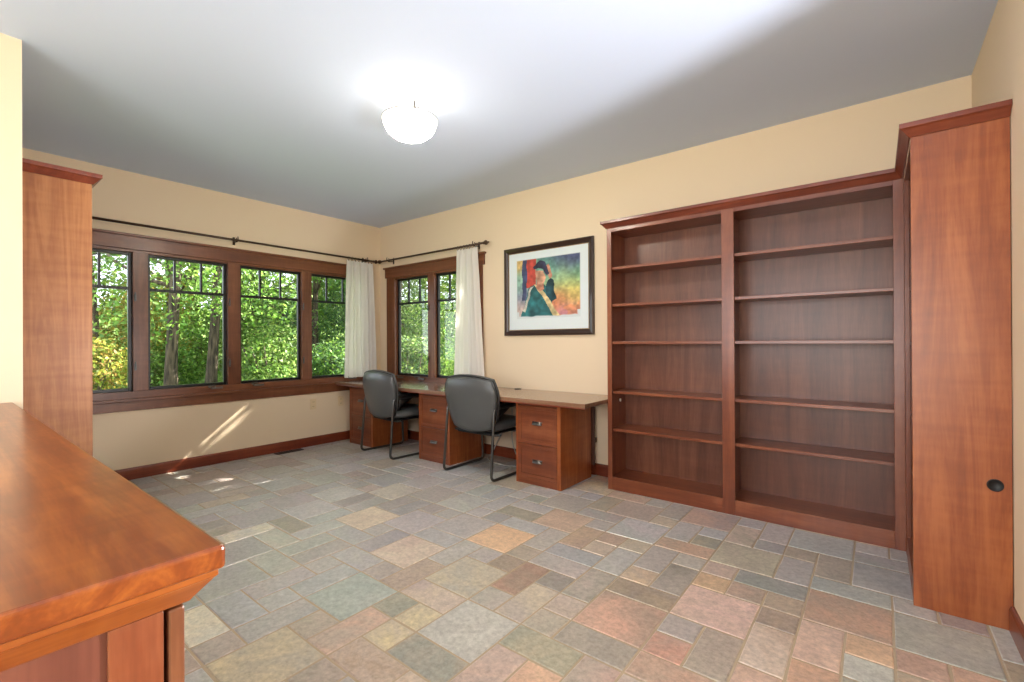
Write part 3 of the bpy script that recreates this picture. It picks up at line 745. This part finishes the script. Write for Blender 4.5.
for j in range(NV):
    for i in range(NU):
        u = (i + .5) / NU; v = (j + .5) / NV
        uu = u + .05 * (vn(u, v, 9) - .5); vv = v + .05 * (vn(v + .3, u + .7, 9) - .5)
        w = 0; c = np.zeros(3)
        for bx, by, bc, s in BL:
            k = math.exp(-((uu - bx) ** 2 + (vv - by) ** 2) / (2 * s * s) * 1.6); w += k; c += k * np.array(bc)
        c = c / w
        if .09 < uu < .17 and vv > .3: c = np.array((74, 84, 120)) * (.7 + .6 * vn(u, v, 12))
        if .17 < uu < .31 and vv > .5: c = np.array((212, 84, 70)) * (.8 + .4 * vn(u, v, 11))
        if vv < .32 and uu > .64 and vn(u, v, 13) > .6: c = c * .5 + np.array((236, 150, 90)) * .5
        if pin(coat, uu, vv): c = np.array((44, 92, 96)) * (.6 + .8 * vn(u, v, 12)) + np.array((0, 20, 20)) * (vn(v, u, 7))
        if pin(edge, uu, vv): c = np.array((206, 206, 190))
        if pin(sleeve, uu, vv): c = np.array((34, 74, 84)) * (.6 + .7 * vn(u, v, 13))
        if pin(lapel, uu, vv): c = np.array((226, 204, 150)) * (.85 + .25 * vn(u, v, 13))
        if pin(neck, uu, vv): c = np.array((196, 132, 108))
        if pin(face, uu, vv): c = np.array((228, 172, 142)) * (.8 + .2 * vn(u, v, 13) + .5 * (uu - .33))
        if pin(hand, uu, vv): c = np.array((214, 150, 124)) * (.86 + .2 * vn(u, v, 13))
        if pin(hat, uu, vv): c = np.array((52, 54, 78)) * (.7 + .7 * vn(u, v, 12))
        ed = min(u, 1 - u, v * 1.0, 1 - v); k = min(1, max(0, (ed - .012 - .03 * vn(u * 3, v * 3, 4)) / .02)) if v < .12 else min(1, max(0, ed / .012))
        c = c * k + np.array((222, 230, 232)) * (1 - k)
        if k > .9: c = c * (.84 + .3 * vn(u, v, 24) + .12 * (vn(v, u, 44) - .5))
        cols.append(lin(np.clip(c * .93, 0, 255)))
vs = [(AX0 + (AX1 - AX0) * i / NU - r.location.x, -.009 - r.location.y, AZ0 + (AZ1 - AZ0) * j / NV - r.location.z) for j in range(NV + 1) for i in range(NU + 1)]
fs = [(j * (NU + 1) + i, j * (NU + 1) + i + 1, (j + 1) * (NU + 1) + i + 1, (j + 1) * (NU + 1) + i) for j in range(NV) for i in range(NU)]
me = bpy.data.meshes.new('print'); me.from_pydata(vs, [], fs)
at = me.attributes.new('paint', 'FLOAT_COLOR', 'FACE'); at.data.foreach_set('color', np.array(cols, dtype=np.float32).ravel())
m, t, p = nodes('printed_paper'); a = t.nodes.new('ShaderNodeAttribute'); a.attribute_name = 'paint'
t.links.new(a.outputs['Color'], p.inputs['Base Color']); p.inputs['Roughness'].default_value = .7; me.materials.append(m)
o = bpy.data.objects.new('print', me); COL.objects.link(o); o.parent = r
b = MB(); b.box((X0 + .02, -.005, Z0 + .02), (X1 - .02, -.002, Z1 - .02)); obj('backing', b, M['dark'], r)

# ------------------------------------------------------------------ curtain rods and curtains
def rod(f, a0, a1, brk, label, fin):
    r = thing('curtain_rod', f((a0 + a1) / 2, -.09, 2.262), label, 'curtain rod', 'dark iron curtain rods')
    b = MB().tube([f(a0, -.09, 2.262), f((a0 + a1) / 2, -.09, 2.262), f(a1, -.09, 2.262)], .0115, 12); obj('rod', b, M['iron'], r, smooth=True)
    for e, sg in fin:
        pf = [(0, -.006), (.013, -.004), (.016, .004), (.011, .012), (.007, .018), (.022, .026), (.026, .038), (.02, .05), (.008, .056), (.006, .066), (.01, .072), (.006, .08), (0, .082)]
        ax = 'y' if f is fW else 'x'
        b = MB().lathe([(q, h * sg) for q, h in pf], f(e, -.09, 2.262), 16, ax); obj('finial', b, M['iron'], r, smooth=True)
    for c in brk:
        b = MB(); b.box(f(c - .011, 0, 2.225), f(c + .011, -.005, 2.305)); b.tube([f(c, -.004, 2.262), f(c, -.05, 2.25), f(c, -.09, 2.249)], .006, 8)
        b.tube([f(c, -.075, 2.249), f(c, -.072, 2.275), f(c, -.078, 2.29)], .005, 8); b.tube([f(c, -.104, 2.25), f(c, -.11, 2.272), f(c, -.106, 2.297)], .005, 8)
        obj('bracket', b, M['iron'], r, smooth=True)
    return r
rod(fW, -3.12, -.16, (-1.79, -.26), 'long dark iron curtain rod above the four-pane window', ((-.16, 1),))
rod(fP, .16, 1.94, (.3, 1.80), 'short dark iron curtain rod above the two-pane window by the picture', ((.16, -1), (1.94, 1)))


def curtain(f, top0, top1, bot0, bot1, zb, nf, label, seed, bow=0):
    rg = random.Random(seed)
    r = thing('curtain', f((top0 + top1) / 2, -.09, zb), label, 'curtain', 'cream curtains on the iron rods')
    NU_, NZ = nf * 14, 40; vs = []; fs = []
    ph = [rg.uniform(-.5, .5) for _ in range(nf + 2)]; am = [rg.uniform(.75, 1.2) for _ in range(nf + 2)]
    for j in range(NZ + 1):
        t_ = j / NZ; z = lerp(2.228, zb, t_)
        for i in range(NU_ + 1):
            s_ = i / NU_; k = s_ * nf; ki = int(min(k, nf - 1)); fr_ = k - ki
            A = lerp(am[ki], am[ki + 1], fr_); P = lerp(ph[ki], ph[ki + 1], fr_) * t_
            amp = lerp(.021, .034, t_) * A
            if t_ < .05: amp *= .55
            d = -.085 + amp * math.sin(2 * math.pi * k + P * 1.5) + .006 * math.sin(5.1 * k + 3 * t_)
            a = lerp(lerp(top0, top1, s_), lerp(bot0, bot1, s_), t_ ** .9) + bow * math.sin(math.pi * t_) + .007 * math.sin(2 * math.pi * k * .5 + 2.2 * t_ + P)
            vs.append(f(a, d, z + (.012 if (t_ == 0 and math.sin(2 * math.pi * k) > .3) else 0)))
    for j in range(NZ):
        for i in range(NU_): fs.append((j * (NU_ + 1) + i, j * (NU_ + 1) + i + 1, (j + 1) * (NU_ + 1) + i + 1, (j + 1) * (NU_ + 1) + i))
    o = obj('cloth', MB().add(vs, fs), M['curtain'], r, smooth=True)
    for q in range(nf):
        a = lerp(top0, top1, (q + .5) / nf)
        ring = [f(a + .003 * math.sin(k * .4), -.09 + .017 * math.cos(2 * math.pi * k / 16), 2.256 + .019 * math.sin(2 * math.pi * k / 16)) for k in range(16)]
        b = MB().tube(ring, .0022, 6, True); b.tube([f(a, -.09, 2.237), f(a, -.089, 2.222)], .002, 6); obj('curtain_ring', b, M['iron'], r, smooth=True)
    return r
curtain(fW, -.545, -.165, -.585, -.135, .775, 8, 'white pleated curtain on the long window wall beside the corner', 4)
curtain(fP, 1.535, 1.855, 1.475, 1.965, .765, 7, 'cream curtain pulled to the picture side of the two-pane window', 9)

# ------------------------------------------------------------------ ceiling light
lc = (2.92, -1.871)
r = thing('ceiling_light', (lc[0], lc[1], H), 'lit white glass bowl light hanging close under the grey ceiling', 'ceiling light')
prof_out = [(0, 2.484), (.03, 2.4855), (.07, 2.492), (.105, 2.507), (.135, 2.53), (.145, 2.542)]
prof_up = [(.145, 2.542), (.155, 2.558), (.166, 2.59), (.169, 2.607)]
prof_in = [(.169, 2.607), (.165, 2.607), (.161, 2.59), (.15, 2.56), (.13, 2.535), (.1, 2.514), (.06, 2.5), (0, 2.493)]
obj('glass_bowl', MB().lathe([(a, z - H) for a, z in prof_out], (lc[0], lc[1], H), 48).lathe([(a, z - H) for a, z in prof_in], (lc[0], lc[1], H), 48, mi=1).lathe([(a, z - H) for a, z in prof_up], (lc[0], lc[1], H), 48, mi=2), [M['bowl'], M['bowl_in'], M['bowl_up']], r, smooth=True)
ring = [(lc[0] + .1705 * math.cos(2 * math.pi * k / 48), lc[1] + .1705 * math.sin(2 * math.pi * k / 48), 2.607) for k in range(48)]
obj('rim', MB().tube(ring, .0035, 8, True), M['nickel'], r, smooth=True)
for k in range(3):
    a = math.radians(90 + 120 * k); px, py = lc[0] + .168 * math.cos(a), lc[1] + .168 * math.sin(a)
    b = MB().lathe([(0, -.012), (.007, -.01), (.007, .03), (.005, .036), (0, .037)], (px, py, 2.612), 12)
    b.tube([(px, py, 2.645), (lc[0] + .1 * math.cos(a), lc[1] + .1 * math.sin(a), 2.70), (lc[0] + .06 * math.cos(a), lc[1] + .06 * math.sin(a), 2.725)], .003, 6)
    obj('post', b, M['nickel'], r, smooth=True)
obj('canopy', MB().lathe([(0, -.024), (.05, -.024), (.064, -.016), (.066, -.001), (0, -.001)], (lc[0], lc[1], H), 32), M['white'], r, smooth=True)

# ------------------------------------------------------------------ outlets, floor register, cable
for y, lb in ((-.94, 'cream wall outlet under the long window, farther from the desk corner'), (-.585, 'cream wall outlet just left of the corner drawer pedestal')):
    r = thing('wall_outlet', (.001, y, .485), lb, 'outlet', 'cream wall outlets')
    b = MB(); b.box((.0005, y - .036, .425), (.006, y + .036, .545)); obj('cover_plate', b, M['cream_plate'], r, .003)
    for dz in (-.026, .026):
        b = MB(); b.box((.006, y - .017, .485 + dz - .015), (.0085, y + .017, .485 + dz + .015)); s_ = obj('socket', b, M['cream_plate'], r, .003)
        b = MB()
        for dy in (-.007, .007): b.box((.0084, y + dy - .0015, .485 + dz - .004), (.009, y + dy + .0015, .485 + dz + .006))
        obj('slot', b, M['dark'], s_)
r = thing('floor_register', (.16, -1.33, .0), 'small dark metal floor vent against the baseboard under the long window', 'floor vent')
b = MB(); x0, x1, y0, y1 = .05, .14, -1.42, -1.12
b.box((x0, y0, .0005), (x0 + .012, y1, .006)); b.box((x1 - .012, y0, .0005), (x1, y1, .006)); b.box((x0 + .012, y0, .0005), (x1 - .012, y0 + .014, .006)); b.box((x0 + .012, y1 - .014, .0005), (x1 - .012, y1, .006))
obj('rim', b, M['slat'], r, .001)
b = MB()
for k in range(14): b.box((x0 + .012, y0 + .02 + k * .0195, .0005), (x1 - .012, y0 + .029 + k * .0195, .0045))
obj('slats', b, M['slat'], r)
pts = [(2.75, -.16, .0055), (2.6, -.2, .0055), (2.42, -.26, .0055), (2.2, -.25, .0055), (2.05, -.16, .0055), (2.02, -.06, .03), (2.05, -.03, .12), (2.15, -.025, .28)]
def smooth_pts(P, n=8):
    P = [Vector(p) for p in P]; out = []
    for i in range(len(P) - 1):
        p0 = P[max(0, i - 1)]; p1 = P[i]; p2 = P[i + 1]; p3 = P[min(len(P) - 1, i + 2)]
        for k in range(n):
            t_ = k / n
            out.append(.5 * ((2 * p1) + (p2 - p0) * t_ + (2 * p0 - 5 * p1 + 4 * p2 - p3) * t_ ** 2 + (3 * p1 - p0 - 3 * p2 + p3) * t_ ** 3))
    return out + [P[-1]]
o = obj('power_cable', MB().tube(smooth_pts(pts), .0055, 8), M['cable'], smooth=True)
tag(o, 'pale cable looping over the floor under the desk behind the front chair', 'cable')
pts = [(2.75, -.1, .0055), (2.62, -.12, .0055), (2.45, -.14, .05), (2.33, -.1, .2), (2.28, -.04, .42), (2.27, -.03, .6)]
o = obj('power_cable', MB().tube(smooth_pts(pts), .0045, 8), M['cable'], smooth=True)
tag(o, 'pale cable hanging from under the desktop down to the floor', 'cable')

# ------------------------------------------------------------------ outdoors
nx, ny = 40, 40
vs = []; fs = []
def gz(x, y):
    d = max(0, -x - 9) if x < 0 else 0; e = max(0, y - 9)
    return -.45 + .16 * d + .12 * e + .12 * math.sin(x * .7) * math.cos(y * .6)
for j in range(ny + 1):
    for i in range(nx + 1):
        x = -34 + 48 * i / nx; y = -14 + 44 * j / ny; vs.append((x, y, gz(x, y)))
for j in range(ny):
    for i in range(nx): fs.append((j * (nx + 1) + i, j * (nx + 1) + i + 1, (j + 1) * (nx + 1) + i + 1, (j + 1) * (nx + 1) + i))
for j in range(ny):
    pass
# leave the house footprint out of the ground sheet
keep = [f for f in fs if not all(-.4 < vs[i][0] < 6 and -6.6 < vs[i][1] < .4 for i in f)]
struct('ground', MB().add(vs, keep), M['ground'], smooth=True)

SD = np.array(SUN)
GAPS = [(.38, .64, 1.915, 1.985), (.70, .92, 1.86, 1.91), (1.16, 1.24, 1.72, 1.76), (.42, .5, 1.80, 1.83)]


def foliage(parent, name, centers, radii, n, size, cols, seed, carve=False, flat=.75):
    """one mesh of many small folded leaves spread through ellipsoid clumps"""
    n = int(n * 1.75); rs = np.random.RandomState(seed); off = np.array(wloc(parent))
    centers = np.array(centers, float); radii = np.array(radii, float)
    w = radii ** 2; w /= w.sum()
    ci = rs.choice(len(centers), n, p=w)
    d = rs.normal(size=(n, 3)); d /= np.linalg.norm(d, axis=1)[:, None]
    rr = rs.uniform(.35, 1, n) ** .55
    P = centers[ci] + d * (radii[ci] * rr)[:, None] * np.array([1, 1, flat])
    if carve:
        tpar = P[:, 1] / SD[1]; X = P[:, 0] - SD[0] * tpar; Z = P[:, 2] - SD[2] * tpar
        k = np.ones(n, bool)
        for a0, a1, z0, z1 in GAPS: k &= ~((X > a0 - .04) & (X < a1 + .04) & (Z > z0 - .04) & (Z < z1 + .04))
        P = P[k]; d = d[k]; n = len(P)
    nr = d * .6 + rs.normal(size=(n, 3)) * .7 + np.array([0, 0, .5]); nr /= np.linalg.norm(nr, axis=1)[:, None]
    a = rs.normal(size=(n, 3)); a -= (a * nr).sum(1)[:, None] * nr; a /= np.linalg.norm(a, axis=1)[:, None]
    b_ = np.cross(nr, a)
    s = size * .72 * rs.uniform(.6, 1.35, n)[:, None]
    V = np.empty((n, 4, 3)); V[:, 0] = P - a * s * .6; V[:, 1] = P + b_ * s * .32 + nr * s * .08; V[:, 2] = P + a * s * .6 - nr * s * .06; V[:, 3] = P - b_ * s * .32 + nr * s * .08
    V -= off
    me = bpy.data.meshes.new(name)
    me.vertices.add(n * 4); me.vertices.foreach_set('co', V.astype(np.float32).ravel())
    me.loops.add(n * 6); me.polygons.add(n * 2)
    q = np.arange(n)[:, None] * 4
    me.loops.foreach_set('vertex_index', np.concatenate([q + 0, q + 1, q + 2, q + 0, q + 2, q + 3], 1).astype(np.int32).ravel())
    me.polygons.foreach_set('loop_start', (np.arange(n * 2) * 3).astype(np.int32)); me.polygons.foreach_set('loop_total', np.full(n * 2, 3, np.int32))
    C = np.array([lin([v * .84 + 14 for v in c]) for c in cols], dtype=np.float32)
    cc = C[rs.randint(0, len(C), n)] * np.concatenate([rs.uniform(.45, 1.25, (n, 1)).repeat(3, 1), np.ones((n, 1))], 1)
    at = me.attributes.new('leaf', 'FLOAT_COLOR', 'FACE'); at.data.foreach_set('color', cc.repeat(2, 0).astype(np.float32).ravel())
    me.materials.append(M['leaf']); me.update(calc_edges=True)
    o = bpy.data.objects.new(name, me); COL.objects.link(o); o.parent = parent
    return o


GREEN = [(124, 172, 60), (106, 156, 54), (146, 190, 72), (90, 138, 50), (166, 204, 88)]
YELLOW = [(176, 178, 62), (150, 168, 58), (198, 178, 70), (128, 160, 56), (204, 160, 76)]
DEEP = [(70, 116, 58), (86, 132, 66), (106, 150, 74), (60, 100, 54), (128, 168, 88)]
LIGHT = [(160, 190, 84), (140, 176, 70), (178, 200, 104), (120, 160, 60)]


def tree(x, y, label, height, r0, crown, n, size, cols, seed, lean=(0, 0), branches=6, carve=False, group='trees outside the windows', crown_c=None):
    rg = random.Random(seed); z0 = gz(x, y) - .1
    r = thing('tree', (x, y, z0), label, 'tree', group)
    pts = []; rad = []
    for k in range(13):
        t_ = k / 12
        pts.append((x + lean[0] * t_ * height + .12 * math.sin(3.1 * t_ + seed) * t_ * 2, y + lean[1] * t_ * height + .12 * math.cos(2.7 * t_ + seed) * t_ * 2, z0 + height * t_)); rad.append(r0 * (1.25 - .25 * min(1, t_ * 6)) * (1 - .7 * t_))
    b = MB().tube(pts, r0, 12, radii=rad)
    for k in range(branches):
        i = rg.randint(4, 11); p = Vector(pts[i]); a = rg.uniform(0, 6.28); L = rg.uniform(.25, .45) * height * (1.1 - i / 14)
        q = [p + Vector((math.cos(a) * L * s_, math.sin(a) * L * s_, L * .55 * s_ * s_ + .1 * L * s_)) for s_ in (0, .3, .6, 1)]
        b.tube(q, .03, 7, radii=[rad[i] * .55, rad[i] * .4, rad[i] * .28, .006])
    obj('trunk', b, M['bark'], r, smooth=True)
    cs = []; rr = []
    for k in range(crown[2]):
        a = rg.uniform(0, 6.28); q = math.sqrt(rg.random()) * crown[0]
        cs.append((x + lean[0] * height * .6 + math.cos(a) * q, y + lean[1] * height * .6 + math.sin(a) * q, z0 + crown[1] + rg.uniform(0, 1) * (height * 1.05 - crown[1]))); rr.append(rg.uniform(.55, 1.0) * crown[0] * .55 + .2)
    foliage(r, 'foliage', cs, rr, n, size, cols, seed, carve)
    return r


def shrub(x, y, label, h, w, n, size, cols, seed, group='shrubs outside the windows'):
    rg = random.Random(seed); z0 = gz(x, y) - .08
    r = thing('shrub', (x, y, z0), label, 'shrub', group)
    b = MB()
    for k in range(6):
        a = rg.uniform(0, 6.28); b.tube([(x, y, z0), (x + .25 * w * math.cos(a), y + .25 * w * math.sin(a), z0 + h * .45), (x + .5 * w * math.cos(a), y + .5 * w * math.sin(a), z0 + h * .85)], .03, 6, radii=[.035, .022, .008])
    obj('stems', b, M['bark'], r, smooth=True)
    cs = []; rr = []
    for k in range(11):
        a = rg.uniform(0, 6.28); q = math.sqrt(rg.random()) * w * .6; t_ = rg.random()
        cs.append((x + math.cos(a) * q * (1 - .4 * t_), y + math.sin(a) * q * (1 - .4 * t_), z0 + .25 * h + t_ * h * .7)); rr.append(rg.uniform(.3, .5) * w + .1)
    foliage(r, 'foliage', cs, rr, n, size, cols, seed)
    return r


# trunks seen through the second pane and behind it
tree(-6.2, -.66, 'dark-trunked tree standing left of centre in the second pane of the long window', 8.5, .125, (2.2, 2.4, 14), 6500, .11, GREEN, 11, (.01, .01))
tree(-6.9, .28, 'forked grey-brown tree at the right side of the second pane of the long window', 9, .12, (2.2, 2.4, 14), 6500, .11, GREEN, 12, (.0, .03))
tree(-9.5, .25, 'slim pale-trunked tree between the two dark trunks in the second pane', 8, .10, (1.8, 3.0, 10), 4200, .12, LIGHT, 13, (0, -.02))
tree(-8.8, -1.35, 'golden-leaved tree filling the first pane beside the left bookcase', 6.5, .12, (1.7, .9, 12), 6500, .12, YELLOW, 14)
tree(-8.5, 2.0, 'airy bright green tree with thin branches in the third pane', 6.5, .07, (2.0, 1.4, 12), 6000, .12, GREEN + LIGHT, 15, branches=12)
tree(-7.6, 3.3, 'dark evergreen-looking tree in the fourth pane beside the white curtain', 6.5, .12, (1.5, .6, 14), 7500, .11, DEEP, 16)
tree(-5.6, 4.6, 'deep green leafy tree filling the left pane of the two-pane window', 6.5, .12, (1.7, .8, 14), 8000, .11, DEEP + GREEN, 17)
tree(-6.0, 7.6, 'pale yellow-green tree behind the curtain edge in the right pane of the two-pane window', 7, .1, (2.0, .8, 14), 7000, .13, LIGHT, 18)
shrub(-5.5, -2.15, 'yellow-green shrub low in the first pane beside the left bookcase', 1.7, 1.0, 3200, .09, YELLOW, 31)
shrub(-8.4, -.3, 'low green shrub at the foot of the dark trunks in the second pane', 1.5, 1.3, 3200, .1, GREEN, 32)
shrub(-5.2, .95, 'bright leafy shrub filling the lower half of the third pane', 1.9, 1.2, 5200, .09, GREEN + LIGHT, 33)
shrub(-5.0, 2.3, 'mixed green shrub low in the fourth pane beside the white curtain', 1.7, 1.1, 3800, .09, DEEP + GREEN, 34)
shrub(-2.9, 2.9, 'glossy green shrub low in the left pane of the two-pane window', 1.7, 1.0, 4800, .08, DEEP + LIGHT, 35)
shrub(-2.3, 4.2, 'pale green shrub low in the right pane of the two-pane window', 1.8, 1.1, 3800, .09, LIGHT + GREEN, 36)
# the wood beyond
bl = ['background tree far left beyond the golden tree in the first pane', 'background tree closing the gap behind the dark trunks of the second pane', 'background tree behind the forked trunk of the second pane',
      'background tree behind the airy tree of the third pane', 'background tree right of the third pane behind the mullion', 'background tree behind the dark evergreen of the fourth pane',
      'background tree beyond the corner of the room hidden partly by the white curtain', 'background tree beyond the left pane of the two-pane window', 'background tree beyond the right pane of the two-pane window']
bp_ = [(-14, -2.2), (-13.5, .3), (-14.5, 2.4), (-13.5, 4.4), (-14, 6.8), (-12, 8.2), (-11.5, 10.6), (-9, 11.5), (-5.5, 12.5)]
for k, (q, l) in enumerate(zip(bp_, bl)):
    tree(q[0], q[1], l, 9 + (k % 3), .17, (2.7, .9, 20), 9000, .18, (GREEN + LIGHT if k % 2 else GREEN + YELLOW[:2]), 50 + k, branches=7)
# shade trees that keep the sun off the two-pane window except for small gaps
tree(2.1, 4.6, 'tall dense shade tree outside to the right of the two-pane window', 6.6, .16, (1.5, 2.9, 22), 22000, .15, DEEP + GREEN, 71, carve=True, crown_c=1)
tree(1.0, 6.2, 'second dense shade tree outside behind the first one', 8.4, .16, (1.9, 3.2, 24), 22000, .17, DEEP + GREEN, 72, carve=True)
tree(3.5, 5.4, 'third dense shade tree outside, farthest right of the two-pane window', 7.4, .16, (1.6, 3.0, 22), 16000, .16, DEEP + GREEN, 73, carve=True)
